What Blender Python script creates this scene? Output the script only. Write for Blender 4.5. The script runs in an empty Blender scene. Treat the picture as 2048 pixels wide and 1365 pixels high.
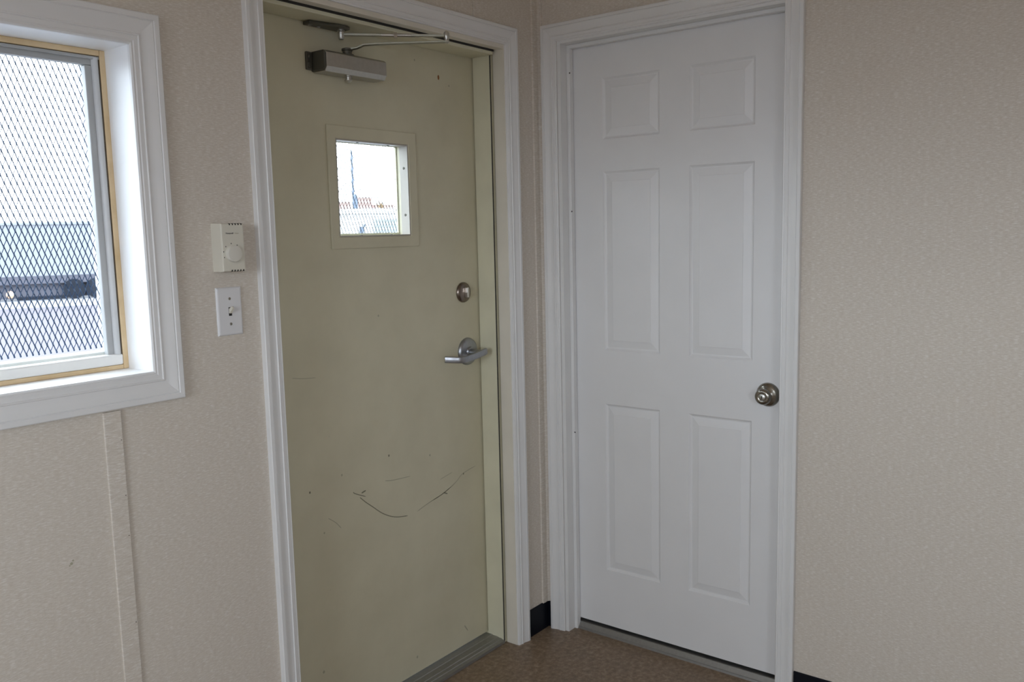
import bpy, bmesh, math, random
from mathutils import Vector, Matrix
random.seed(7)
sc = bpy.context.scene
col = sc.collection

# ------------------------------------------------------------------ camera
cam_data = bpy.data.cameras.new('camera')
cam = bpy.data.objects.new('camera', cam_data)
col.objects.link(cam)
CAM = Vector((-2.50472, -1.80141, 1.45813))
R_ = Vector((0.61077519, -0.79146576, -0.02314338))
U_ = Vector((0.11221836, 0.05759143, 0.99201324))
F_ = Vector((0.78381165, 0.60849419, -0.12399240))
cam.matrix_world = Matrix(((R_.x, U_.x, -F_.x, CAM.x), (R_.y, U_.y, -F_.y, CAM.y),
                           (R_.z, U_.z, -F_.z, CAM.z), (0, 0, 0, 1)))
cam_data.sensor_fit = 'HORIZONTAL'
cam_data.sensor_width = 36.0
cam_data.lens = 36.0 * 1734.278 / 2048
cam_data.clip_start = 0.05
cam_data.clip_end = 500
cam_data.dof.use_dof = True
cam_data.dof.focus_distance = 2.05
cam_data.dof.aperture_fstop = 9.0
sc.camera = cam

# ------------------------------------------------------------------ sky and exposure
SKY = 11.3
w = bpy.data.worlds.new('overcast_sky')
sc.world = w
w.use_nodes = True
bg = w.node_tree.nodes['Background']
bg.inputs['Color'].default_value = (0.865, 0.965, 1.085, 1)
bg.inputs['Strength'].default_value = SKY
vs = sc.view_settings
vs.view_transform = 'Standard'
vs.look = 'None'
vs.exposure = 0.0
vs.gamma = 1.0
vs.use_curve_mapping = False
try:
    sc.cycles.use_denoising = True
    sc.cycles.denoiser = 'OPENIMAGEDENOISE'
    sc.cycles.max_bounces = 12
    sc.cycles.diffuse_bounces = 8
    sc.cycles.transparent_max_bounces = 16
    sc.cycles.sample_clamp_indirect = 10.0
except Exception:
    pass


def portal(name, loc, rot, sx, sy):
    """a light portal: only guides the sampling of the sky through an opening"""
    d = bpy.data.lights.new(name, 'AREA')
    d.shape = 'RECTANGLE'
    d.size, d.size_y = sx, sy
    d.cycles.is_portal = True
    o = bpy.data.objects.new(name, d)
    o.location = loc
    o.rotation_euler = rot
    col.objects.link(o)


# ------------------------------------------------------------------ materials
def srgb(r, g, b):
    f = lambda c: (c / 12.92 if c <= 0.04045 else ((c + 0.055) / 1.055) ** 2.4)
    return (f(r / 255), f(g / 255), f(b / 255), 1)


class M:
    """small node helper"""
    def __init__(s, name):
        s.m = bpy.data.materials.new(name)
        s.m.use_nodes = True
        s.t = s.m.node_tree
        s.b = s.t.nodes['Principled BSDF']

    def n(s, typ, **kw):
        x = s.t.nodes.new(typ)
        for k, v in kw.items():
            setattr(x, k, v)
        return x

    def l(s, a, b):
        s.t.links.new(a, b)

    def coords(s, scale):
        tc = s.n('ShaderNodeTexCoord')
        mp = s.n('ShaderNodeMapping')
        mp.inputs['Scale'].default_value = scale
        s.l(tc.outputs['Object'], mp.inputs['Vector'])
        return mp.outputs['Vector']

    def noise(s, scale, detail=2.0, rough=0.5, size=1.0):
        x = s.n('ShaderNodeTexNoise')
        x.inputs['Scale'].default_value = size
        x.inputs['Detail'].default_value = detail
        x.inputs['Roughness'].default_value = rough
        s.l(s.coords(scale), x.inputs['Vector'])
        return x.outputs['Fac']

    def ramp(s, fac, stops):
        r = s.n('ShaderNodeValToRGB')
        e = r.color_ramp.elements
        while len(e) < len(stops):
            e.new(0.5)
        for q, (p, c) in zip(e, stops):
            q.position = p
            q.color = c if len(c) == 4 else (*c, 1)
        s.l(fac, r.inputs['Fac'])
        return r.outputs['Color']

    def mix(s, fac, a, b, mode='MIX'):
        x = s.n('ShaderNodeMix', data_type='RGBA', blend_type=mode)
        for sock, v in ((x.inputs['Factor'], fac), (x.inputs[6], a), (x.inputs[7], b)):
            if isinstance(v, (int, float)):
                sock.default_value = v
            elif isinstance(v, tuple):
                sock.default_value = v if len(v) == 4 else (*v, 1)
            else:
                s.l(v, sock)
        return x.outputs[2]

    def bump(s, height, strength, dist=0.001):
        x = s.n('ShaderNodeBump')
        x.inputs['Strength'].default_value = strength
        x.inputs['Distance'].default_value = dist
        s.l(height, x.inputs['Height'])
        s.l(x.outputs['Normal'], s.b.inputs['Normal'])

    def base(s, v):
        if isinstance(v, tuple):
            s.b.inputs['Base Color'].default_value = v if len(v) == 4 else (*v, 1)
        else:
            s.l(v, s.b.inputs['Base Color'])
        return s

    def set(s, rough=0.5, metal=0.0, spec=0.5):
        s.b.inputs['Roughness'].default_value = rough
        s.b.inputs['Metallic'].default_value = metal
        s.b.inputs['Specular IOR Level'].default_value = spec
        return s


def plain(name, c, rough=0.5, metal=0.0, spec=0.5, var=0.06, scale=9.0, bump=0.0, bscale=300.0):
    k = M(name)
    f = k.noise((scale,) * 3, 4.0)
    a = tuple(min(1, x * (1 + var)) for x in c[:3])
    b = tuple(x * (1 - var) for x in c[:3])
    k.base(k.ramp(f, [(0.3, b), (0.7, a)])).set(rough, metal, spec)
    if bump:
        k.bump(k.noise((bscale,) * 3, 3.0), bump)
    return k.m


def wallpaper(name):
    k = M(name)
    fleck = k.noise((85, 85, 560), 3.0, 0.65)
    fleck2 = k.noise((62, 62, 430), 3.0, 0.6)
    warp = k.noise((420, 420, 30), 1.0, 0.5)
    stain = k.noise((2.3, 2.3, 2.3), 5.0, 0.6)
    c = k.ramp(fleck, [(0.32, (0.560, 0.502, 0.435)), (0.50, (0.615, 0.560, 0.490)), (0.66, (0.690, 0.648, 0.590))])
    c = k.mix(k.ramp(fleck2, [(0.55, (0, 0, 0)), (0.66, (0.60, 0.60, 0.60))]), c, (0.78, 0.75, 0.71))
    c = k.mix(k.ramp(warp, [(0.45, (0, 0, 0)), (0.75, (0.15, 0.15, 0.15))]), c, (0.55, 0.49, 0.43))
    c = k.mix(k.ramp(stain, [(0.58, (0, 0, 0)), (0.80, (0.22, 0.22, 0.22))]), c, (0.58, 0.49, 0.40))
    k.base(c).set(0.75, 0, 0.25)
    k.bump(fleck, 0.14, 0.0010)
    return k.m


def floor_vinyl():
    k = M('floor_vinyl')
    a = k.noise((60, 60, 60), 5.0, 0.65)
    b = k.noise((9, 9, 9), 4.0, 0.6)
    c = k.ramp(a, [(0.32, (0.155, 0.105, 0.066)), (0.52, (0.240, 0.170, 0.112)), (0.72, (0.36, 0.280, 0.205))])
    c = k.mix(k.ramp(b, [(0.45, (0, 0, 0)), (0.75, (0.5, 0.5, 0.5))]), c, (0.165, 0.122, 0.088))
    k.base(c).set(0.38, 0, 0.35)
    k.bump(a, 0.08, 0.001)
    return k.m


def steel_door_paint():
    k = M('cream_door_paint')
    a = k.noise((5, 5, 5), 5.0, 0.6)
    g = k.noise((34, 34, 20), 4.0, 0.7)
    c = k.ramp(a, [(0.30, (0.545, 0.510, 0.375)), (0.70, (0.610, 0.575, 0.430))])
    c = k.mix(k.ramp(g, [(0.68, (0, 0, 0)), (0.82, (0.35, 0.35, 0.35))]), c, (0.34, 0.32, 0.23))
    k.base(c).set(0.42, 0, 0.4)
    k.bump(k.noise((8, 8, 8), 3.0), 0.06, 0.004)
    return k.m


def glass_mat():
    k = M('window_glass')
    t = k.t
    t.nodes.remove(k.b)
    out = t.nodes['Material Output']
    tr = k.n('ShaderNodeBsdfTransparent')
    tr.inputs['Color'].default_value = (0.95, 0.965, 0.96, 1)
    gl = k.n('ShaderNodeBsdfGlossy')
    gl.inputs['Roughness'].default_value = 0.03
    fr = k.n('ShaderNodeFresnel')
    fr.inputs['IOR'].default_value = 1.45
    mx = k.n('ShaderNodeMixShader')
    ge = k.n('ShaderNodeNewGeometry')
    inv = k.n('ShaderNodeMath', operation='SUBTRACT')
    inv.inputs[0].default_value = 1.0
    k.l(ge.outputs['Backfacing'], inv.inputs[1])
    mul = k.n('ShaderNodeMath', operation='MULTIPLY')
    k.l(fr.outputs[0], mul.inputs[0])
    k.l(inv.outputs[0], mul.inputs[1])
    k.l(mul.outputs[0], mx.inputs[0])
    k.l(tr.outputs[0], mx.inputs[1])
    k.l(gl.outputs[0], mx.inputs[2])
    k.l(mx.outputs[0], out.inputs['Surface'])
    return k.m


def wood_mat():
    k = M('tan_wood')
    a = k.noise((14, 200, 14), 4.0, 0.6)
    c = k.ramp(a, [(0.3, (0.62, 0.455, 0.255)), (0.7, (0.76, 0.59, 0.37))])
    k.base(c).set(0.5, 0, 0.3)
    return k.m


def metal(name, c, rough, aniso=None):
    k = M(name)
    a = k.noise((90, 90, 90), 3.0)
    k.base(k.ramp(a, [(0.3, tuple(x * 0.9 for x in c)), (0.7, c)])).set(rough, 1.0, 0.5)
    return k.m


MAT = {
    'wall': wallpaper('beige_fleck_wallpaper'),
    'ceiling': plain('ceiling_white', (0.80, 0.70, 0.575), 0.9, bump=0.3, bscale=120),
    'floor': floor_vinyl(),
    'trim': plain('white_trim_paint', (0.745, 0.745, 0.745), 0.38, var=0.015),
    'jamb': plain('white_gloss_board', (0.86, 0.86, 0.86), 0.35, var=0.01),
    'white_door': plain('white_door_paint', (0.755, 0.755, 0.765), 0.42, var=0.012, bump=0.03, bscale=180),
    'cream': steel_door_paint(),
    'cream_frame': plain('cream_frame_paint', (0.640, 0.615, 0.465), 0.40, var=0.05),
    'liner': plain('off_white_liner', (0.700, 0.660, 0.575), 0.45, var=0.04),
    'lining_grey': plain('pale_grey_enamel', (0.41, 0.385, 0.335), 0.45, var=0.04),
    'navy': plain('navy_rubber', (0.0045, 0.0055, 0.0100), 0.5, spec=0.2),
    'alu': plain('grey_aluminium', (0.40, 0.405, 0.405), 0.40, var=0.05),
    'alu_bead': plain('white_aluminium', (0.56, 0.565, 0.57), 0.30, var=0.04),
    'alu_ext': plain('exterior_white', (0.80, 0.79, 0.76), 0.5, var=0.04),
    'wood': wood_mat(),
    'glass': glass_mat(),
    'mesh': plain('galvanised_mesh', (0.020, 0.048, 0.105), 0.6, spec=0.2),
    'mesh_door': plain('grey_mesh', (0.05, 0.058, 0.066), 0.6, spec=0.2),
    'silver': metal('satin_silver', (0.56, 0.55, 0.52), 0.34),
    'cover': metal('closer_cover_grey', (0.52, 0.505, 0.465), 0.36),
    'turn': metal('bright_nickel', (0.80, 0.78, 0.74), 0.30),
    'lever': metal('satin_chrome', (0.40, 0.41, 0.435), 0.36),
    'nickel': metal('satin_nickel', (0.31, 0.29, 0.255), 0.20),
    'bronze': metal('aged_nickel', (0.25, 0.205, 0.175), 0.27),
    'cast': plain('dark_cast_iron', (0.095, 0.090, 0.072), 0.42, 0.5),
    'arm': metal('arm_steel', (0.42, 0.42, 0.36), 0.38),
    'thr': metal('threshold_aluminium', (0.37, 0.365, 0.355), 0.5),
    'ivory': plain('ivory_plastic', (0.665, 0.640, 0.555), 0.42, var=0.02),
    'dial': plain('dial_plastic', (0.670, 0.645, 0.575), 0.40, var=0.02),
    'plate': plain('white_plastic', (0.700, 0.700, 0.715), 0.35, var=0.01),
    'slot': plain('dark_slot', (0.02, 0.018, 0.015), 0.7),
    'ink': plain('grey_print', (0.055, 0.055, 0.055), 0.6),
    'scuff': plain('scuff_mark', (0.190, 0.180, 0.125), 0.6),
    'scuff_soft': plain('scuff_faint', (0.38, 0.36, 0.265), 0.6),
    'rust': plain('rust_spot', (0.24, 0.095, 0.025), 0.7),
    'screw': metal('screw_steel', (0.40, 0.38, 0.33), 0.4),
    # outdoors
    'ground': plain('pale_gravel', (0.165, 0.163, 0.178), 0.9, var=0.18, scale=0.6),
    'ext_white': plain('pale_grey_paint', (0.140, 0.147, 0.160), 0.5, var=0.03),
    'container': plain('container_white', (0.62, 0.63, 0.62), 0.5, var=0.03),
    'frame_grey': plain('frame_grey', (0.34, 0.36, 0.36), 0.6),
    'ground_patch': plain('grey_ground', (0.082, 0.074, 0.084), 0.95, spec=0.1),
    'ext_grey': plain('skirt_grey', (0.066, 0.066, 0.080), 0.9, spec=0.05),
    'ext_dark': plain('dark_rubber_and_shade', (0.012, 0.014, 0.019), 0.9, spec=0.03),
    'ext_red': plain('red_brown_roof', (0.155, 0.098, 0.085), 0.9, spec=0.1),
    'ext_blue': plain('blue_grey_steel', (0.085, 0.105, 0.135), 0.7, spec=0.1),
    'ext_glass': plain('grey_pane', (0.20, 0.235, 0.24), 0.25),
    'bark': plain('bark', (0.09, 0.065, 0.04), 0.9),
    'twig': plain('bare_twigs', (0.20, 0.135, 0.07), 0.9),
    'amber': plain('amber_lens', (0.42, 0.27, 0.17), 0.3),
}


# ------------------------------------------------------------------ mesh helpers
class MB:
    def __init__(s):
        s.v, s.f = [], []

    def add(s, vs_, fs):
        o = len(s.v)
        s.v += [tuple(x) for x in vs_]
        s.f += [tuple(i + o for i in f) for f in fs]
        return s

    def box(s, x0, x1, y0, y1, z0, z1):
        x0, x1 = sorted((x0, x1)); y0, y1 = sorted((y0, y1)); z0, z1 = sorted((z0, z1))
        return s.add([(x, y, z) for x in (x0, x1) for y in (y0, y1) for z in (z0, z1)],
                     [(0, 1, 3, 2), (4, 6, 7, 5), (0, 4, 5, 1), (2, 3, 7, 6), (0, 2, 6, 4), (1, 5, 7, 3)])

    def loft(s, rings, cap0=True, cap1=True, closed=True):
        o = len(s.v)
        n = len(rings[0])
        for r in rings:
            s.v += [tuple(p) for p in r]
        for i in range(len(rings) - 1):
            for j in range(n if closed else n - 1):
                k = (j + 1) % n
                s.f.append((o + i * n + j, o + i * n + k, o + (i + 1) * n + k, o + (i + 1) * n + j))
        if cap0:
            s.f.append(tuple(o + j for j in reversed(range(n))))
        if cap1:
            s.f.append(tuple(o + (len(rings) - 1) * n + j for j in range(n)))
        return s

    def lathe(s, org, axis, prof, n=32):
        """prof: (radius, distance along the axis)"""
        org, a = Vector(org), Vector(axis).normalized()
        u = a.orthogonal().normalized()
        v = a.cross(u)
        rings = []
        for r, h in prof:
            r = max(r, 1e-5)
            rings.append([org + a * h + u * (r * math.cos(2 * math.pi * i / n)) + v * (r * math.sin(2 * math.pi * i / n)) for i in range(n)])
        return s.loft(rings)

    def cyl(s, p0, p1, r0, r1=None, n=16):
        p0, p1 = Vector(p0), Vector(p1)
        return s.lathe(p0, p1 - p0, [(r0, 0), (r0 if r1 is None else r1, (p1 - p0).length)], n)

    def sweep(s, path, section, up=(0, 0, 1)):
        """section: (a, b) pairs, a sideways, b along up; path of points"""
        P = [Vector(p) for p in path]
        up = Vector(up)
        rings = []
        for i, p in enumerate(P):
            d0 = (P[i] - P[i - 1]).normalized() if i else None
            d1 = (P[i + 1] - P[i]).normalized() if i < len(P) - 1 else None
            d = ((d0 or d1) + (d1 or d0)).normalized()
            side = d.cross(up).normalized()
            u2 = side.cross(d).normalized()
            m = 1.0
            if d0 and d1:
                m = 1 / max(0.5, math.sqrt((1 + d0.dot(d1)) / 2))
            rings.append([p + side * (a * m) + u2 * b for a, b in section])
        return s.loft(rings)

    def tube(s, path, r, n=10, up=(0, 0, 1)):
        return s.sweep(path, [(r * math.cos(2 * math.pi * i / n), r * math.sin(2 * math.pi * i / n)) for i in range(n)], up)

    def build(s, name, mat, parent=None, smooth=False, bevel=0.0, seg=2, angle=35):
        me = bpy.data.meshes.new(name)
        off = Vector((0, 0, 0))
        q = parent
        while q is not None:
            off += q.location
            q = q.parent
        me.from_pydata([Vector(v) - off for v in s.v], [], s.f)
        bm = bmesh.new()
        bm.from_mesh(me)
        bmesh.ops.remove_doubles(bm, verts=bm.verts, dist=1e-6)
        bmesh.ops.recalc_face_normals(bm, faces=bm.faces)
        bm.to_mesh(me)
        bm.free()
        me.materials.append(MAT[mat])
        if smooth:
            me.shade_smooth()
            me.set_sharp_from_angle(angle=math.radians(angle))
        o = bpy.data.objects.new(name, me)
        col.objects.link(o)
        o.parent = parent
        if bevel:
            b = o.modifiers.new('bevel', 'BEVEL')
            b.width = bevel
            b.segments = seg
            b.limit_method = 'ANGLE'
            b.angle_limit = math.radians(40)
        return o


def rbox(x0, x1, y0, y1, z0, z1):
    return MB().box(x0, x1, y0, y1, z0, z1)


def tag(o, label=None, cat=None, group=None, kind=None):
    for k, v in (('label', label), ('category', cat), ('group', group), ('kind', kind)):
        if v:
            o[k] = v
    return o


def empty(name, loc):
    o = bpy.data.objects.new(name, None)
    o.empty_display_size = 0.1
    o.location = loc
    col.objects.link(o)
    return o


def slab_grid(us, zs, holes, place, t0, t1, name, mat, parent=None):
    """a panel of thickness t0..t1 cut into cells; cells inside a hole are left out"""
    def inside(uc, zc):
        return any(h[0] < uc < h[1] and h[2] < zc < h[3] for h in holes)
    mb = MB()
    nu, nz = len(us) - 1, len(zs) - 1
    solid = [[not inside((us[i] + us[i + 1]) / 2, (zs[j] + zs[j + 1]) / 2) for j in range(nz)] for i in range(nu)]
    S = lambda i, j: 0 <= i < nu and 0 <= j < nz and solid[i][j]
    for i in range(nu):
        for j in range(nz):
            if not solid[i][j]:
                continue
            a, b, c, d = us[i], us[i + 1], zs[j], zs[j + 1]
            q = lambda *pts: mb.add([place(*p) for p in pts], [(0, 1, 2, 3)])
            q((a, t0, c), (b, t0, c), (b, t0, d), (a, t0, d))
            q((a, t1, c), (a, t1, d), (b, t1, d), (b, t1, c))
            if not S(i - 1, j): q((a, t0, c), (a, t0, d), (a, t1, d), (a, t1, c))
            if not S(i + 1, j): q((b, t0, c), (b, t1, c), (b, t1, d), (b, t0, d))
            if not S(i, j - 1): q((a, t0, c), (a, t1, c), (b, t1, c), (b, t0, c))
            if not S(i, j + 1): q((a, t0, d), (b, t0, d), (b, t1, d), (a, t1, d))
    return mb.build(name, mat, parent)


PW = lambda u, t, z: (u, t, z)            # on the window wall: u = x, depth outward = +y
PD = lambda u, t, z: (t, -u, z)           # on the white door's wall: u = -y, depth outward = +x

PROF = [(0, 0), (0, .0065), (.003, .009), (.0062, .0082), (.008, .0098), (.0155, .0096), (.0168, .0122), (.0188, .0120),
        (.0200, .0102), (.026, .0100), (.033, .0112), (.040, .0140), (.0440, .0150), (.0455, .0138), (.0470, .0163),
        (.0555, .0163), (.0572, .0145), (.0572, 0)]


def casing(side, u0, u1, z0, z1, place, parent, scale=1.0, foot=None, name='casing'):
    """one mitred moulding piece beside the opening u0..u1, z0..z1"""
    A, B = [], []
    for w_, h in PROF:
        w_ *= scale
        t = -h
        if side == 'L':
            A.append(place(u0 - w_, t, (z0 - w_) if foot is None else foot)); B.append(place(u0 - w_, t, z1 + w_))
        elif side == 'R':
            A.append(place(u1 + w_, t, (z0 - w_) if foot is None else foot)); B.append(place(u1 + w_, t, z1 + w_))
        elif side == 'T':
            A.append(place(u0 - w_, t, z1 + w_)); B.append(place(u1 + w_, t, z1 + w_))
        else:
            A.append(place(u0 - w_, t, z0 - w_)); B.append(place(u1 + w_, t, z0 - w_))
    return MB().loft([A, B]).build(name, 'trim', parent, smooth=True, angle=25)


# ------------------------------------------------------------------ room shell
CEIL = 2.46
X0, Y0 = -4.7, -3.05                       # far end wall and rear wall
W1 = (-2.52, -1.4885, 1.1700, 1.8745)     # window in the picture
W2 = (-4.35, -3.25, 1.1700, 1.8745)              # daylight windows outside the frame
W3 = (0.85, 2.2, 1.05, 2.05)                # in the far end wall (u = -y)
W4 = (-3.55, -2.6, 1.2, 2.05)              # in the rear wall
D1 = (-1.160, -0.180, -0.02, 2.070)       # steel door opening
D2 = (0.078, 0.876, -0.02, 2.0975)        # white door opening (u = -y)

o = slab_grid(sorted([X0 - .16, W2[0], W2[1], W1[0], W1[1], D1[0], D1[1], 0.0]), sorted([-.02, W1[2], W1[3], W2[2], W2[3], D1[3], CEIL]),
              [W1, W2, D1], PW, 0.0, 0.16, 'wall_left', 'wall')
tag(o, 'beige flecked wallpaper wall holding the window and cream door', 'wall', kind='structure')
o = slab_grid(sorted([-.16, D2[0], D2[1], -Y0]), sorted([-.02, D2[3], CEIL]), [D2], PD, 0.0, 0.12, 'wall_right', 'wall')
tag(o, 'beige flecked wallpaper wall around the white panel door', 'wall', kind='structure')
o = slab_grid(sorted([0, W3[0], W3[1], -Y0]), sorted([-.02, W3[2], W3[3], CEIL]), [W3], lambda u, t, z: (X0 - t, -u, z), 0.0, 0.16, 'wall_far', 'wall')
tag(o, 'beige wall at the far left end behind the viewer', 'wall', kind='structure')
o = slab_grid(sorted([X0 - .16, W4[0], W4[1], 0.12]), sorted([-.02, W4[2], W4[3], CEIL]), [W4], lambda u, t, z: (u, Y0 - t, z), 0.0, 0.16, 'wall_rear', 'wall')
tag(o, 'beige wall behind the viewer opposite the cream door', 'wall', kind='structure')
tag(rbox(X0 - .16, 1.2, Y0 - .16, 0.16, -.14, 0).build('floor', 'floor'), 'speckled brown vinyl floor at the foot of both doors', 'floor', kind='structure')
tag(rbox(X0 - .16, 1.2, Y0 - .16, 0.16, CEIL, CEIL + .1).build('ceiling', 'ceiling'), 'plain off-white ceiling above the room', 'ceiling', kind='structure')
# unseen closed box added behind the white door to block sky light
mb = MB()
mb.box(1.1, 1.2, -1.6, 0.16, 0, CEIL).box(.12, 1.1, -1.7, -1.6, 0, CEIL).box(.12, 1.1, .06, .16, 0, CEIL)
tag(mb.build('wall_light_block', 'wall'), 'unseen walls added behind the white door to block outside light', 'wall', kind='structure')

portal('daylight_portal', ((W1[0] + W1[1]) / 2, 0.162, (W1[2] + W1[3]) / 2), (math.radians(-90), 0, 0), W1[1] - W1[0], W1[3] - W1[2])
portal('daylight_portal', ((W2[0] + W2[1]) / 2, 0.162, (W2[2] + W2[3]) / 2), (math.radians(-90), 0, 0), W2[1] - W2[0], W2[3] - W2[2])
portal('daylight_portal', (X0 - .162, -(W3[0] + W3[1]) / 2, (W3[2] + W3[3]) / 2), (math.radians(90), 0, math.radians(-90)), W3[1] - W3[0], W3[3] - W3[2])
portal('daylight_portal', ((W4[0] + W4[1]) / 2, Y0 - .162, (W4[2] + W4[3]) / 2), (math.radians(90), 0, 0), W4[1] - W4[0], W4[3] - W4[2])
portal('daylight_portal', (-0.674, 0.165, 1.597), (math.radians(-90), 0, 0), 0.30, 0.30)

# wallpapered battens over the panel joints
def batten(name, x0, x1, y0, y1, z0, z1, label):
    return tag(rbox(x0, x1, y0, y1, z0, z1).build(name, 'wall', None, bevel=0.0015), label, 'batten', kind='structure')

batten('trim_1', -1.611, -1.5715, -0.0065, 0, 0, 1.098, 'narrow wallpapered batten strip running down below the window')
batten('trim_2', -0.346, -0.306, -0.0045, 0, 2.130, CEIL, 'short wallpapered batten strip above the cream door')
MB_ = MB()
MB_.loft([[(-.0400, 0, z), (-.0390, -.0055, z), (-.0120, -.0060, z), (-.0055, -.0110, z), (-.0050, -.0180, z), (0, -.0185, z), (0, 0, z)] for z in (0.10, CEIL)])
tag(MB_.build('trim_3', 'wall'), 'wallpapered moulding in the corner between the two doors', 'moulding', kind='structure')

# baseboards
def cove(name, path, label):
    sec = [(0, 0), (.0045, 0), (.0045, .004), (.004, .099), (.0015, .1016), (0, .1016)]
    mb = MB()
    rings = []
    for (p, nrm) in path:
        rings.append([(p[0] + nrm[0] * a, p[1] + nrm[1] * a, b) for a, b in sec])
    mb.loft(rings)
    return tag(mb.build(name, 'navy', None, smooth=True), label, 'baseboard', kind='structure')

cove('baseboard_left', [((-.1345, 0), (0, -1)), ((0, 0), (-1, -1)), ((0, -.019), (-1, 0))], 'short navy rubber baseboard in the corner between the two doors')
cove('baseboard_right', [((0, -.922), (-1, 0)), ((0, Y0), (-1, 0))], 'navy rubber baseboard along the wall right of the white door')
cove('baseboard_window', [((X0, 0), (0, -1)), ((-1.2005, 0), (0, -1))], 'navy rubber baseboard under the window wall')

# ------------------------------------------------------------------ window
w1 = tag(empty('window_1', ((W1[0] + W1[1]) / 2, 0, W1[2])), 'white trimmed window with tan wood stop and steel mesh outside', 'window', kind='structure')
wi = (-2.515, -1.4910, 1.1712, 1.8735)
for s_ in 'LRTB':
    casing(s_, wi[0], wi[1], wi[2], wi[3], PW, w1, 1.2)
x0, x1, z0, z1 = wi
for b in ((x1, x1 + .012, .0002, .122, z0 - .012, z1 + .012), (x0 - .012, x0, .0002, .122, z0 - .012, z1 + .012),
          (x0, x1, .0002, .122, z1, z1 + .012), (x0, x1, .0002, .122, z0 - .012, z0)):
    rbox(*b).build('jamb_board', 'jamb', w1)
# wood stop
x0, x1, z0, z1 = -2.505, -1.4905, 1.1712, 1.8735
tk = .0125
for b in ((x1 - tk, x1, .096, .113, z0, z1), (x0, x0 + tk, .096, .113, z0, z1), (x0 + tk, x1 - tk, .096, .113, z1 - tk, z1), (x0 + tk, x1 - tk, .096, .113, z0, z0 + .010)):
    rbox(*b).build('wood_stop', 'wood', w1, bevel=.002)
# aluminium sash
ax0, ax1, az0, az1 = -2.49, -1.5045, 1.1825, 1.8595
MB().box(ax1 - .029, ax1 - .013, .104, .122, az0, az1 - .0192).build('sash_rail', 'alu', w1, bevel=.002)
rbox(ax1 - .001, ax1 + .0025, .098, .1035, az0 + .02, az1 + .002).build('glazing_gap', 'bark', w1)
MB().tube([(ax1 - .0075, .103, az0 + .02), (ax1 - .0075, .103, az1 - .003)], .0075, 14, (0, 1, 0)).build('sash_bead', 'alu_bead', w1, smooth=True)
MB().box(ax0, ax0 + .028, .102, .122, az0, az1).build('sash_rail', 'alu', w1, bevel=.002)
MB().box(ax0 + .028, ax1 - .013, .104, .122, az1 - .019, az1).build('sash_rail', 'alu', w1, bevel=.002)
MB().box(ax0 + .028, ax1 + .001, .097, .103, az1 - .007, az1).build('sash_bead', 'alu', w1, bevel=.002)
MB().box(ax0 + .002, ax1 + .001, .094, .122, az0 - .001, az0 + .0235).build('sash_rail', 'alu_ext', w1, bevel=.004)
rbox(ax0 + .02, ax1 - .02, .1155, .1185, az0 + .015, az1 - .012).build('glass_pane', 'glass', w1)
# outer frame and sill
mb = MB()
mb.box(ax0, ax1 + .02, .123, .165, az0 - .03, az0 + .030)
mb.box(ax1 - .014, ax1 + .02, .123, .165, az0 + .030, az1)
mb.box(ax0 - .02, ax0 + .028, .123, .165, az0 + .030, az1)
mb.box(ax0 - .02, ax1 + .02, .123, .165, az1 - .009, az1 + .03)
mb.build('outer_frame', 'alu_ext', w1, bevel=.002)


def expanded_mesh(x0, x1, z0, z1, y, name, mat, parent, px=.01255, pz=.0330, strand=.0015, bond=.0040):
    """expanded metal: long-way diamonds upright, bonds twisted out of the plane"""
    mb = MB()
    nx, nz = int((x1 - x0) / px), int((z1 - z0) / (pz / 2))
    hb = .0034                                   # half length of a bond
    def bar(p, q, wd, th, tilt):
        d = Vector(q) - Vector(p)
        side = Vector((math.cos(tilt), math.sin(tilt), 0)) * wd
        nrm = d.normalized().cross(side.normalized()) * th
        rings = [[Vector(c) + side * a + nrm * b for a, b in ((-1, -1), (1, -1), (1, 1), (-1, 1))] for c in (p, q)]
        mb.loft(rings)
    for j in range(nz + 1):
        zc = z0 + j * pz / 2
        for i in range(nx + 1):
            xc = x0 + (i + (j % 2) * .5) * px
            if xc > x1:
                continue
            bar((xc, y - .0015, zc - hb), (xc, y + .0015, zc + hb), bond / 2, .0008, 0.6)
            if j < nz:
                zt = zc + pz / 2 - hb
                for sx in (-.5, .5):
                    xe = xc + sx * px
                    if x0 - .001 <= xe <= x1:
                        bar((xc + sx * .0012, y + .0015, zc + hb - .001), (xe - sx * .0012, y - .0015, zt + .001), strand * (.56 if sx < 0 else .32), .0009 if sx < 0 else .0006, 0.6)
    ob = mb.build(name, mat, parent)
    ob['kind'] = 'stuff'
    return ob


expanded_mesh(-2.44, -1.488, 1.222, 1.875, .150, 'security_mesh', 'mesh', w1)

# ------------------------------------------------------------------ cream steel door
d1 = tag(empty('door_1', (-.675, .127, 0)), 'scuffed cream steel door with small square window and closer', 'door', kind='structure')
DX0, DX1, DZ0, DZ1, DY = -1.142, -.199, .022, 2.047, .127
vo = (-.821, -.5295, 1.4568, 1.7355)
slab_grid([DX0, vo[0], vo[1], DX1], [DZ0, vo[2], vo[3], DZ1], [vo], PW, DY, DY + .045, 'door_slab', 'cream', d1)
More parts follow.
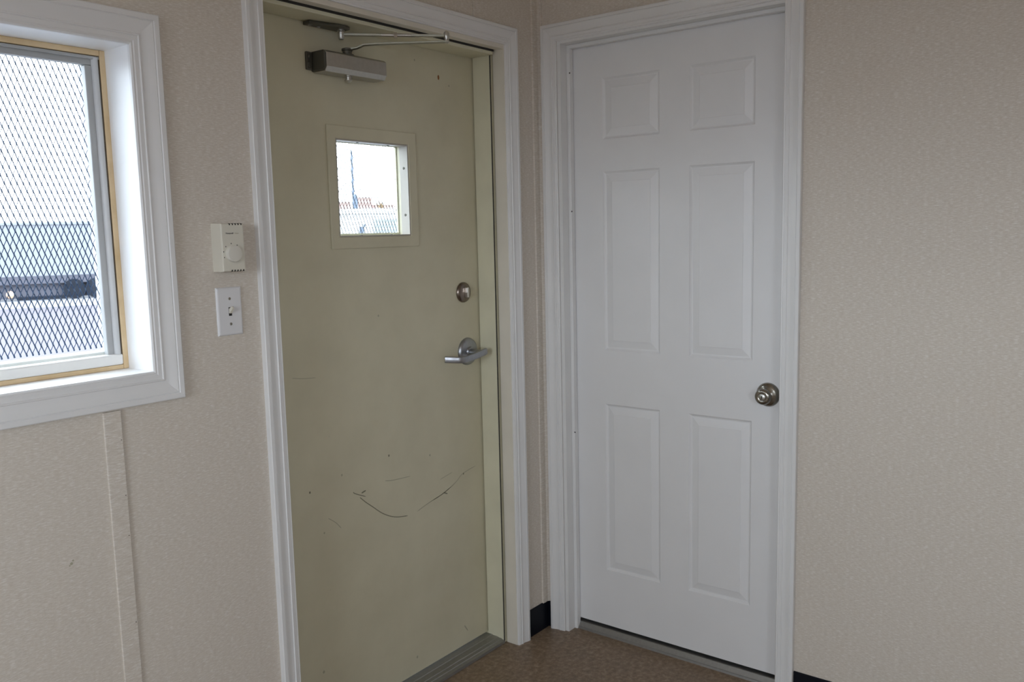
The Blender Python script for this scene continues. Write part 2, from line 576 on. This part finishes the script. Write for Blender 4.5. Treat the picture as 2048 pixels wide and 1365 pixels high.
# steel frame
rbox(-.208, -.181, .049, .122, .0, 2.070).build('frame_jamb', 'cream_frame', d1, bevel=.0015)
rbox(-.196, -.181, .1222, .19, .0, 2.070).build('frame_jamb', 'cream_frame', d1)
rbox(-1.159, -1.131, .049, .122, .0, 2.070).build('frame_jamb', 'cream_frame', d1, bevel=.0015)
rbox(-1.159, -1.145, .1222, .19, .0, 2.070).build('frame_jamb', 'cream_frame', d1)
rbox(-1.131, -.208, .033, .122, 2.0390, 2.070).build('frame_head', 'cream_frame', d1, bevel=.0015)
rbox(-1.145, -.196, .1222, .19, 2.0495, 2.070).build('frame_head', 'cream_frame', d1)
rbox(-1.131, -.208, .0295, .0332, 2.0488, 2.0560).build('dark_gap_strip', 'slot', d1)  # dark strips set along the joint between lining boards and steel frame
rbox(-.2083, -.2062, .0460, .0495, .0, 2.0500).build('dark_gap_strip', 'slot', d1)
# inner lining boards
rbox(-.1955, -.181, -.001, .0455, .0, 2.069).build('lining_board', 'liner', d1, bevel=.001)
rbox(-1.159, -1.1445, -.001, .0455, .0, 2.069).build('lining_board', 'liner', d1, bevel=.001)
rbox(-1.1445, -.1955, -.001, .0290, 2.0545, 2.069).build('lining_board', 'liner', d1, bevel=.001)
# casing
cz = (-1.1412, -.1929, 0, 2.0684)
for s_ in 'LRT':
    casing(s_, cz[0], cz[1], cz[2], cz[3], PW, d1, 1.0, 0.0)
# threshold
mb = MB()
prof = [(.044, .001), (.046, .010), (.058, .0125), (.060, .0145), (.074, .0145), (.076, .0165), (.100, .0165), (.102, .0185), (.118, .0185), (.172, .0165), (.172, .001)]
mb.loft([[(x, y, z) for y, z in prof] for x in (-1.131, -.2085)])
mb.build('threshold', 'thr', d1)
# vision frame and its small pane
fo = (-.8518, -.4932, 1.4224, 1.7733)
mb = MB()
def ring(mb, ro, ri, y0, y1):
    O = [(ro[0], ro[2]), (ro[1], ro[2]), (ro[1], ro[3]), (ro[0], ro[3])]
    I = [(ri[0], ri[2]), (ri[1], ri[2]), (ri[1], ri[3]), (ri[0], ri[3])]
    for k in range(4):
        l = (k + 1) % 4
        a, b, c, d = O[k], O[l], I[l], I[k]
        for q in (((a, y0), (b, y0), (c, y0), (d, y0)), ((a, y1), (d, y1), (c, y1), (b, y1)), ((a, y0), (a, y1), (b, y1), (b, y0)), ((d, y0), (c, y0), (c, y1), (d, y1))):
            mb.add([(p[0], y, p[1]) for p, y in q], [(0, 1, 2, 3)])
ring(mb, fo, vo, DY - .006, DY + .0005)
mb.build('vision_frame', 'cream', d1, bevel=.003)
mb = MB()
t = .004
ring(mb, vo, (vo[0] + t, vo[1] - t, vo[2] + t, vo[3] - t), DY - .004, DY + .030)
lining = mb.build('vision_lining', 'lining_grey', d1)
for p, n in (((vo[1] - t, DY + .013, 1.665), (-1, 0, 0)), ((vo[1] - t, DY + .013, 1.521), (-1, 0, 0)), ((-.722, DY + .013, vo[3] - t), (0, 0, -1)),
             ((-.598, DY + .013, vo[3] - t), (0, 0, -1)), ((-.722, DY + .013, vo[2] + t), (0, 0, 1)), ((-.598, DY + .013, vo[2] + t), (0, 0, 1))):
    MB().lathe(p, n, [(.0042, -.0005), (.0042, .0008), (.003, .0016)], 12).build('screw', 'cast', lining)
rbox(vo[0] + .001, vo[1] - .001, DY + .030, DY + .034, vo[2] + .001, vo[3] - .001).build('glass_pane', 'glass', d1)
mb = MB()
t = .010
ring(mb, (vo[0] - .02, vo[1] + .02, vo[2] - .02, vo[3] + .02), (vo[0] + .006, vo[1] - .004, vo[2] + .010, vo[3] - .004), DY + .046, DY + .052)
mb.build('outer_frame', 'cream_frame', d1)
expanded_mesh(vo[0] - .012, vo[1] + .012, vo[2] - .01, vo[3] + .012, DY + .058, 'security_mesh', 'mesh_door', d1, strand=.0014, bond=.0028)

# deadbolt
db = MB().lathe((-.2855, DY, 1.2615), (0, -1, 0), [(.0345, 0), (.0345, .003), (.0325, .007), (.025, .0105), (.010, .0115)], 40).build('deadbolt', 'bronze', d1, smooth=True, angle=50)
mb = MB()
mb.loft([[(-.2845 - .0040 * k, y, 1.2615 + sgn * 1.0 * zz) for k, sgn, zz in ((1, 1, .017), (-1, 1, .017), (-1.3, 1, 0), (-1, -1, .017), (1, -1, .017), (1.3, 1, 0))] for y in (DY - .011, DY - .024)])
mb.build('thumb_turn', 'turn', db, bevel=.0015)

# lever handle
LX, LZ = -.2735, 1.0585
lv = MB().lathe((LX, DY, LZ), (0, -1, 0), [(.0470, 0), (.0470, .004), (.0445, .009), (.036, .0125), (.017, .0135), (.0145, .019)], 44).build('lever_handle', 'lever', d1, smooth=True, angle=50)
MB().cyl((LX, DY - .015, LZ - .002), (LX, DY - .064, LZ - .002), .0120, .0110, 24).build('spindle', 'lever', lv, smooth=True)
sec = [(-.0055, -.0105), (.0035, -.0105), (.0055, -.0080), (.0055, .0080), (.0035, .0105), (-.0055, .0105), (-.0070, .0075), (-.0070, -.0075)]
path = [(LX + .023, DY - .0645, LZ + .002), (LX + .010, DY - .0665, LZ + .000), (LX - .03, DY - .0655, LZ - .007), (LX - .075, DY - .063, LZ - .0125), (LX - .096, DY - .060, LZ - .0135),
        (LX - .108, DY - .052, LZ - .0130), (LX - .120, DY - .034, LZ - .0115), (LX - .131, DY - .017, LZ - .0105)]
MB().sweep(path, sec).build('lever_arm', 'lever', lv, smooth=True, bevel=.001)

# door closer
CX0, CX1, CZ0, CZ1 = -.896, -.666, 1.905, 1.9625
cl = MB()
sect = [(DY, CZ0 + .004), (DY - .052, CZ0 + .004), (DY - .058, CZ0 + .012), (DY - .058, CZ1 - .006), (DY - .050, CZ1), (DY, CZ1)]
cl.loft([[(x, y, z) for y, z in sect] for x in (CX0 + .004, CX1 - .002)])
cl.box(-.9125, CX0 + .004, DY - .008, DY, 1.9125, 1.9615)
closer = cl.build('door_closer', 'cast', d1, bevel=.003)
for z in (1.926, 1.949):
    MB().lathe((-.9035, DY - .008, z), (0, -1, 0), [(.0062, 0), (.0062, .002), (.004, .0035)], 14).build('screw', 'cast', closer, smooth=True)
mb = MB()
sect = [(DY - .006, CZ0 + .001), (DY - .052, CZ0 + .001), (DY - .0615, CZ0 + .014), (DY - .0615, CZ1 - .006), (DY - .055, CZ1 - .001), (DY - .049, CZ1 + .0005),
        (DY - .049, CZ1 - .003), (DY - .0585, CZ1 - .009), (DY - .0585, CZ0 + .015), (DY - .051, CZ0 + .004), (DY - .006, CZ0 + .004)]
mb.loft([[(x, y, z) for y, z in sect] for x in (-.888, -.664)])
mb.box(-.664, -.661, DY - .056, DY - .004, CZ0 + .012, CZ1 - .004)
mb.build('closer_cover', 'cover', closer, bevel=.0015)
MB().lathe((-.788, DY - .034, CZ0 + .006), (0, 0, -1), [(.012, 0), (.012, .006), (.0085, .007), (.0085, .013), (.0105, .014), (.0105, .017), (.006, .022), (.001, .023)], 24).build('pinion_cap', 'silver', closer, smooth=True, angle=40)
MB().lathe((-.788, DY - .034, CZ1 - .004), (0, 0, 1), [(.019, 0), (.019, .006), (.013, .008), (.013, .016), (.0155, .017), (.0155, .022), (.007, .025)], 24).build('pinion', 'cast', closer, smooth=True, angle=40)
E1 = Vector((-.607, -.120, 2.0085))
flat = [(-.0095, -.0022), (.0095, -.0022), (.0095, .0022), (-.0095, .0022)]
P0 = Vector((-.788, DY - .034, 1.9790))
d = E1 - P0
MB().sweep([P0 - d.normalized() * .012, P0 + d * .05, P0 + d * .10 + Vector((0, 0, .001)), P0 + Vector((d.x * .17, d.y * .17, .0120)), P0 + Vector((d.x * .28, d.y * .28, .0140)), E1 + Vector((0, 0, -.012)), E1 + d.normalized() * .006 + Vector((0, 0, -.012))],
           flat).build('main_arm', 'arm', closer, bevel=.001)
S0 = Vector((-.806, DY - .032, 2.0175))
d2 = E1 + Vector((0, 0, .004)) - S0
MB().sweep([S0, S0 + d2 * .38], [(-.0048, -.0034), (.0048, -.0034), (.0048, .0034), (-.0048, .0034)]).build('forearm', 'arm', closer, bevel=.001)
MB().tube([S0 + d2 * .36, S0 + d2 * .70], .0048, 12).build('adjusting_rod', 'silver', closer, smooth=True)
MB().tube([S0 + d2 * .50, S0 + d2 * .53], .0085, 6).build('lock_nut', 'silver', closer)
MB().sweep([S0 + d2 * .66, S0 + d2 * 1.02], [(-.0052, -.0034), (.0052, -.0034), (.0052, .0034), (-.0052, .0034)]).build('forearm', 'arm', closer, bevel=.001)
MB().lathe(E1 + Vector((0, 0, -.015)), (0, 0, 1), [(.006, 0), (.008, .003), (.0065, .010), (.0085, .015), (.0085, .026), (.006, .030), (.003, .032)], 20).build('elbow_pin', 'silver', closer, smooth=True, angle=40)
mb = MB()
mb.loft([[(x, y, z) for x, y in ((-.918, DY - .006), (-.790, DY - .010), (-.786, DY - .020), (-.790, DY - .052), (-.815, DY - .058), (-.918, DY - .034))] for z in (2.0285, 2.0375)])
mb.build('arm_bracket', 'cast', closer, bevel=.002)
MB().lathe((-.806, DY - .032, 2.0300), (0, 0, -1), [(.011, -.002), (.011, .004), (.0085, .006), (.0085, .022), (.0065, .026), (.003, .027)], 20).build('bracket_stud', 'silver', closer, smooth=True, angle=40)
for x in (-.905, -.875):
    MB().lathe((x, DY - .019, 2.0285), (0, 0, -1), [(.0055, 0), (.0055, .0015), (.003, .003)], 12).build('screw', 'silver', closer)

# scuffs and specks on the door
SY = DY - .0003
def ribbon(mb, pts, wd):
    n = len(pts)
    P = [Vector((x, 0, z)) for x, z in pts]
    F, B = [], []
    for i, p in enumerate(P):
        d = (P[min(i + 1, n - 1)] - P[max(i - 1, 0)]).normalized()
        s_ = Vector((-d.z, 0, d.x)) * wd * (0.35 if i in (0, n - 1) else 1.0)
        F.append([(p + s_).to_tuple(), (p - s_).to_tuple()])
    for a, b in zip(F, F[1:]):
        q = [a[0], a[1], b[1], b[0]]
        mb.add([(x, SY, z) for x, _, z in q] + [(x, DY + .0004, z) for x, _, z in q], [(0, 1, 2, 3), (0, 4, 5, 1), (2, 6, 7, 3), (1, 5, 6, 2), (3, 7, 4, 0)])
def smooth_pts(pts, k=5):
    out = []
    for i in range(len(pts) - 1):
        p0, p1, p2, p3 = pts[max(i - 1, 0)], pts[i], pts[i + 1], pts[min(i + 2, len(pts) - 1)]
        for j in range(k):
            t = j / k
            out.append(tuple(.5 * ((2 * p1[c]) + (-p0[c] + p2[c]) * t + (2 * p0[c] - 5 * p1[c] + 4 * p2[c] - p3[c]) * t * t + (-p0[c] + 3 * p1[c] - 3 * p2[c] + p3[c]) * t ** 3) for c in (0, 1)))
    return out + [pts[-1]]
MARKS = [([(-.7869, .6757), (-.7642, .6546), (-.7383, .6339), (-.6998, .603), (-.6639, .5826), (-.6314, .571), (-.5883, .5632)], .0014, 'scuff'),
         ([(-.5436, .5652), (-.492, .5784), (-.4122, .5944), (-.3509, .6165), (-.3164, .6366), (-.2468, .649)], .0012, 'scuff_soft'),
         ([(-.8113, .6986), (-.8053, .6921), (-.7631, .6721)], .0013, 'scuff'), ([(-.7797, .6872), (-.762, .691)], .0022, 'scuff'),
         ([(-.6804, .7012), (-.6482, .6951), (-.5693, .6892)], .0013, 'scuff_soft'), ([(-.4148, .5951), (-.3963, .5866)], .0020, 'scuff'),
         ([(-.470, .5830), (-.42, .5922), (-.38, .6050)], .0010, 'scuff'),
         ([(-1.0136, 1.074), (-.9779, 1.0674), (-.9304, 1.0632)], .0011, 'scuff_soft'), ([(-.9119, .6456), (-.8848, .6249), (-.8656, .6029)], .0012, 'scuff_soft'),
         ([(-.3314, .0921), (-.3136, .0666)], .0022, 'scuff_soft'), ([(-.4314, .644), (-.368, .6548)], .0010, 'scuff_soft')]
for pts, wd, m in MARKS:
    mb = MB()
    ribbon(mb, smooth_pts(pts), wd)
    mb.build('scuff_mark', m, d1)
for (x, z), r, m in [((-.3735, 1.958), .0042, 'rust'), ((-.3241, 1.9372), .003, 'scuff_soft'), ((-.4816, 1.9975), .003, 'scuff_soft'), ((-.6601, .7769), .0032, 'scuff'),
                     ((-.8528, .7607), .0032, 'scuff_soft'), ((-.9731, .7385), .003, 'scuff'), ((-.9288, .6061), .0028, 'scuff_soft'), ((-.4755, .7377), .0035, 'scuff_soft'),
                     ((-.5694, .0753), .004, 'scuff_soft'), ((-.6794, 1.217), .0032, 'scuff_soft'), ((-.9572, .1918), .004, 'scuff_soft'), ((-.3118, .6361), .003, 'scuff')]:
    mb = MB().lathe((x, DY + .0004, z), (0, -1, 0), [(r, 0), (r, .0006), (r * .7, .0008)], 10)
    cz_ = z
    mb.v = [(vx, vy, cz_ + (vz - cz_) * (1.9 if m == 'rust' else 1.2)) for vx, vy, vz in mb.v]
    mb.build('speck', m, d1)

# ------------------------------------------------------------------ white six-panel door
kx = lambda y: -(-1.80141 + (y + 1.80141) * (1 + .010 / 2.5547))     # measured at x = .05, door face at x = .06
kz = lambda z: 1.45813 + (z - 1.45813) * (1 + .010 / 2.5547)
DF = .060
d2_ = tag(empty('door_2', (DF, -.49, 0)), 'white six-panel door with round nickel knob at right', 'door', kind='structure')
ys = [kx(v) for v in (-.2243, -.4389, -.5443, -.7592)]
zs = [kz(v) for v in (.2502, .8562, 1.0459, 1.6562, 1.7633, 1.9641)]
SL, SR, SB, ST = .097, .862, kz(.0416), kz(2.0736) + .012
cells = [(ys[a], ys[a + 1], zs[b], zs[b + 1]) for a in (0, 2) for b in (0, 2, 4)]
slab_grid([SL] + ys + [SR], [SB] + zs + [ST], cells, PD, DF, DF + .035, 'door_slab', 'white_door', d2_)
def panel(u0, u1, z0, z1):
    mb = MB()
    rings = []
    for ins, dep in ((0, 0), (.003, .0035), (.007, .0068), (.0105, .0072), (.0125, .0066), (.034, .0016), (.0352, .0005), (.037, .0005)):
        rings.append([PD(u, DF + dep, z) for u, z in ((u0 + ins, z0 + ins), (u1 - ins, z0 + ins), (u1 - ins, z1 - ins), (u0 + ins, z1 - ins))])
    rings = [[PD(u, DF + .034, z) for u, z in ((u0, z0), (u1, z0), (u1, z1), (u0, z1))]] + rings
    mb.loft(rings)
    return mb.build('panel', 'white_door', d2_)
for c in cells:
    panel(*c)
# jamb, stop, casing, threshold
JL, JR, JT = .0920, .8650, 2.0870
for b in ((JL - .013, JL, 0, JT), (JR, JR + .010, 0, JT), (JL - .013, JR + .010, JT, JT + .0095)):
    MB().box(-.001, .118, -b[1], -b[0], b[2], b[3]).build('jamb_board', 'trim', d2_)
for b in ((JL, JL + .0125, 0, JT), (JR - .0125, JR, 0, JT), (JL + .0125, JR - .0125, JT - .0125, JT)):
    MB().box(.0355, DF - .002, -b[1], -b[0], b[2], b[3]).build('door_stop', 'trim', d2_, bevel=.002)
for s_ in 'LRT':
    casing(s_, .0775, .8665, 0, 2.0960, PD, d2_, 1.0, 0.0)
mb = MB()
mb.loft([[(x, y, z) for x, z in ((.041, 0), (.0425, .007), (.0455, .0085), (.057, .0225), (.062, .0240), (.115, .0240), (.115, 0))] for y in (-.0925, -.8645)])
mb.build('threshold', 'thr', d2_)
for y, z in ((-.1030, 1.9940), (-.1040, 1.5266), (-.1040, .7420)):
    MB().lathe((.0355, y - .002, z), (-1, 0, 0), [(.0026, 0), (.0026, .0005), (.0015, .0008)], 10).build('nail_head', 'slot', d2_)
# knob
kb = MB().lathe((DF, -.8075, .9435), (-1, 0, 0), [(.0375, 0), (.0375, .003), (.0345, .008), (.027, .0125), (.0155, .0145), (.0125, .018)], 44).build('door_knob', 'nickel', d2_, smooth=True, angle=50)
MB().lathe((DF, -.8075, .9435), (-1, 0, 0), [(.0125, .012), (.0115, .018), (.0135, .024), (.0200, .029), (.0245, .036), (.0255, .042), (.0240, .048), (.0195, .0515), (.0130, .0525), (.0115, .0515), (.0105, .0515)], 40).build('knob_grip', 'nickel', kb, smooth=True, angle=50)
MB().lathe((DF - .0515, -.8075, .9435), (-1, 0, 0), [(.0102, -.002), (.0102, .0015), (.0090, .0024)], 28).build('key_cylinder', 'silver', kb, smooth=True, angle=40)
MB().box(DF - .0546, DF - .0538, -.8090, -.8060, .9390, .9480).build('keyhole', 'slot', kb)

# ------------------------------------------------------------------ thermostat
th = tag(empty('thermostat', (-1.289, 0, 1.383)), 'ivory wall thermostat with round dial above the light switch', 'thermostat')
tx0, tx1, tz0, tz1, ty = -1.3195, -1.2575, 1.3828, 1.4950, -.040
body = MB()
body.loft([[(tx0 + a, y, tz0 + b), (tx1 - a, y, tz0 + b), (tx1 - a, y, tz1 - b), (tx0 + a, y, tz1 - b)] for y, a, b in ((0, 0, 0), (-.036, .0005, .0004), (-.0395, .0018, .0015), (ty, .0035, .003))])
body.build('housing', 'ivory', th)
for z in (tz1 - .0022, tz0 + .0022):
    for i in range(5):
        x = tx0 + .0235 + i * .0078
        MB().box(x - .0015, x + .0015, ty - .0003, ty + .006, z - .0021, z + .0021).build('vent_slot', 'slot', th)
dx, dz = -1.2925, 1.4245
dial = MB().lathe((dx, ty + .0008, dz), (0, -1, 0), [(.0192, 0), (.0192, .0105), (.0182, .0124), (.0160, .0130), (.002, .0130)], 48).build('dial', 'dial', th, smooth=True, angle=40)
for a in (200, 168, 135, 95, 55, 22):
    r = .0238
    x, z = dx + r * math.cos(math.radians(a)), dz + r * math.sin(math.radians(a))
    MB().box(x - .0011, x + .0011, ty - .0002, ty + .0005, z - .0013, z + .0013).build('dial_tick', 'ink', th)

def lettering(txt, size, x, y, z, name, mat, parent, bold=0.0):
    cu = bpy.data.curves.new(name, 'FONT')
    cu.body = txt
    cu.size = size
    cu.extrude = .00015
    cu.offset = bold
    cu.align_x = 'LEFT'
    tmp = bpy.data.objects.new('tmp', cu)
    col.objects.link(tmp)
    bpy.context.view_layer.update()
    me = bpy.data.meshes.new_from_object(tmp)
    bpy.data.objects.remove(tmp)
    me.transform(Matrix.Translation(Vector((x, y, z)) - parent.location) @ Matrix.Rotation(math.radians(90), 4, 'X'))
    me.materials.clear()
    me.materials.append(MAT[mat])
    o = bpy.data.objects.new(name, me)
    col.objects.link(o)
    o.parent = parent
    return o
lettering('Honeywell', .0047, -1.3075, ty - .0001, 1.4705, 'lettering', 'ink', th, .00012)
lettering('Home', .0042, -1.2832, ty - .0001, 1.4705, 'lettering', 'scuff_soft', th)

# ------------------------------------------------------------------ light switch
sw = tag(empty('light_switch', (-1.285, 0, 1.230)), 'white toggle light switch plate beneath the ivory thermostat', 'light switch')
sx0, sx1, sz0, sz1 = -1.3195, -1.2510, 1.2300, 1.3448
MB().loft([[(sx0 + a, y, sz0 + a), (sx1 - a, y, sz0 + a), (sx1 - a, y, sz1 - a), (sx0 + a, y, sz1 - a)] for y, a in ((0, 0), (-.0025, 0), (-.0048, .0018), (-.0058, .0045))]).build('cover_plate', 'plate', sw)
scx, scz = (sx0 + sx1) / 2, (sz0 + sz1) / 2
rbox(scx - .0042, scx + .0042, -.0061, -.0050, scz - .0108, scz + .0100).build('toggle_slot', 'slot', sw)
mb = MB()
a, b = Vector((scx, -.004, scz - .001)), Vector((scx, -.0185, scz + .0105))
d = (b - a).normalized()
n = Vector((0, d.z, -d.y))
rings = []
for t, hw, hh in ((0, .0038, .0055), (.7, .0030, .0040), (.95, .0026, .0032), (1.0, .0018, .0022)):
    c = a + (b - a) * t
    rings.append([c + Vector((sx * hw, 0, 0)) + n * (sy * hh) for sx, sy in ((-1, -1), (1, -1), (1, 1), (-1, 1))])
mb.loft(rings)
mb.build('toggle', 'ivory', sw, bevel=.0008)
for z in (scz + .0302, scz - .0302):
    MB().lathe((scx, -.0056, z), (0, -1, 0), [(.0034, 0), (.0034, .0008), (.002, .0013)], 14).build('screw', 'screw', sw)

# marks on the wallpaper
wl = bpy.data.objects['wall_left']
for x, z, r in ((-1.7002, .7941, .0032), (-1.6965, .7995, .0022), (-1.7040, .7905, .0018)):
    MB().lathe((x, .0004, z), (0, -1, 0), [(r, 0), (r, .0006), (r * .6, .0008)], 8).build('speck', 'scuff_soft', wl)
for z in (1.0334, .9099, .8196, .62, .45):
    MB().lathe((-1.5760, -.006, z), (0, -1, 0), [(.0012, 0), (.0012, .0007), (.0008, .001)], 8).build('nail_head', 'bark', bpy.data.objects['trim_1'])

# ------------------------------------------------------------------ outdoors
tag(rbox(-120, 120, -120, 140, -.95, -.75).build('ground', 'ground'), 'pale gravel yard outside the windows', 'ground', kind='structure')

def along(p, d, n):
    """boxes laid in the frame of a line p + t d, depth along n"""
    p, d, n = Vector(p), Vector(d).normalized(), Vector(n).normalized()
    def mk(mb, t0, t1, e0, e1, z0, z1):
        mb.add([p + d * t + n * e + Vector((0, 0, z)) for t in (t0, t1) for e in (e0, e1) for z in (z0, z1)],
               [(0, 1, 3, 2), (4, 6, 7, 5), (0, 4, 5, 1), (2, 3, 7, 6), (0, 2, 6, 4), (1, 5, 7, 3)])
        return mb
    return mk

# white trailer seen through the window
T0 = (CAM.x + 38.7 * .3749, CAM.y + 38.7 * .9271, 0)
td = Vector((3.30, -1.52, 0)).normalized()
tn = Vector((-td.y, td.x, 0))
mk = along(T0, td, tn)
tr = tag(empty('parked_trailer', (T0[0], T0[1], -.75)), 'long white trailer on wheels parked across the yard outside the window', 'trailer')
mk(MB(), -6, 4.6, 0, 2.6, .205, 2.21).build('trailer_box', 'ext_white', tr)
mk(MB(), -6.05, 4.65, -.06, 2.66, 2.19, 2.30).build('trailer_roof', 'ext_white', tr)
mk(MB(), -6, 4.6, .02, .18, -.10, .205).build('side_rail', 'ext_grey', tr)
mk(MB(), -6, 4.6, .25, .35, -.66, -.10).build('skirt', 'ext_grey', tr)
mk(MB(), .35, 2.1, -.02, .02, -.72, -.58).build('ground_shade_bar', 'ext_dark', tr)  # dark bar standing in for the shadow on the ground below the trailer
for t in (2.35, 3.15):
    c = Vector(T0) + td * t
    MB().lathe((c.x, c.y, -.35), -tn, [(.40, -.2), (.40, .06), (.30, .08), (.18, .06), (.05, .07)], 24).build('wheel', 'ext_dark', tr, smooth=True)
c = Vector(T0) + td * .12
MB().lathe((c.x, c.y, -.48), -tn, [(.14, 0), (.14, .03), (.10, .06), (.02, .07)], 20).build('marker_lamp', 'amber', tr, smooth=True)

ground_patch = mk(MB(), -30, 30, -25, -4.2, -.76, -.742).build('dim_ground_patch', 'ground_patch')  # darker ground slab added so the yard view blows out less
tag(ground_patch, 'pale grey ground patch added before the parked trailer to dim the yard', 'ground_patch', kind='structure')

# white container seen through the door's pane
C0 = (CAM.x + 12 * .6598, CAM.y + 12 * .7515, 0)
C1 = (CAM.x + 12 * .7083, CAM.y + 12 * .7059, 0)
cd = (Vector(C1) - Vector(C0)).normalized()
cn = Vector((-cd.y, cd.x, 0))
mk = along(C0, cd, cn)
ct = tag(empty('storage_container', (C0[0], C0[1], -.75)), 'white storage container outside the cream door pane', 'container')
mk(MB(), -2.6, 3.4, 0, 2.4, -.70, 1.80).build('container_box', 'container', ct)
mk(MB(), -2.65, 3.45, -.04, 2.44, 1.76, 1.825).build('container_roof', 'container', ct)
for t in (-2.3, 2.9):
    mk(MB(), t, t + .3, .2, 2.2, -.75, -.70).build('skid', 'ext_grey', ct)
fw = mk(MB(), .42, .80, -.03, 0, 1.485, 1.690).build('window_frame', 'frame_grey', ct)
mk(MB(), .45, .77, -.036, -.03, 1.505, 1.670).build('pane', 'ext_glass', fw)
mk(MB(), .245, .305, -.10, 0, 1.50, 1.585).build('wall_lamp', 'ext_blue', ct)
mk(MB(), .30, .325, -.06, 0, 1.585, 1.62).build('lamp_bracket', 'ext_blue', ct)

# far row: buildings, pole, bare tree
B0 = Vector((CAM.x + 60 * .655, CAM.y + 60 * .756, 0))
B1 = Vector((CAM.x + 60 * .6964, CAM.y + 60 * .7177, 0))
bd = (B1 - B0).normalized()
bn = Vector((-bd.y, bd.x, 0))
mk = along(B0, bd, bn)
def house(t0, t1, ze, zr, mat, label):
    r = tag(empty('building', (B0 + bd * t0)), label, 'building', 'far buildings behind the container')
    r.location.z = -.75
    mk(MB(), t0, t1, 0, 6, -.75, ze).build('wall', 'ext_white', r)
    mb = MB()
    p = lambda t, e, z: B0 + bd * t + bn * e + Vector((0, 0, z))
    mb.loft([[p(t, -.3, ze), p(t, 6.3, ze), p(t, 3, zr)] for t in (t0 - .2, t1 + .2)])
    mb.build('roof', mat, r)
house(-1.2, .85, 3.25, 3.92, 'ext_red', 'far red roofed building left of the pole through the door pane')
house(1.55, 2.35, 3.25, 4.20, 'ext_red', 'far narrow red roofed building just right of the pole')
house(2.75, 3.9, 3.2, 3.66, 'ext_red', 'far low red roofed building under the bare tree')

pp = CAM + Vector((.6712, .7412, 0)) * 45
pl = tag(empty('utility_pole', (pp.x, pp.y, -.75)), 'thin utility pole seen through the cream door pane', 'pole')
MB().cyl((pp.x, pp.y, -.75), (pp.x, pp.y, 5.75), .10, .06, 10).build('post', 'ext_blue', pl, smooth=True)
MB().lathe((pp.x - .02, pp.y - .17, 2.75), (0, 0, 1), [(.04, 0), (.11, .05), (.11, .72), (.08, .78), (.02, .82)], 16).build('transformer', 'ext_blue', pl, smooth=True)

tp = CAM + Vector((.6935, .7205, 0)) * 50
tree = tag(empty('bare_tree', (tp.x, tp.y, -.75)), 'small bare tree beyond the container through the door pane', 'tree')
MB().cyl((tp.x, tp.y, -.75), (tp.x, tp.y, 3.0), .13, .06, 8).build('trunk', 'bark', tree)
tw = MB()
rr = random.Random(3)
for i in range(46):
    a, e = rr.uniform(0, 6.28), rr.uniform(.5, 1.4)
    z = rr.uniform(2.0, 3.2)
    L = rr.uniform(.4, 1.0)
    p = Vector((tp.x, tp.y, z))
    q = p + Vector((math.cos(a) * math.cos(e), math.sin(a) * math.cos(e), math.sin(e))) * L
    tw.cyl(p, q, .022, .008, 4)
tw.build('branches', 'twig', tree)['kind'] = 'stuff'
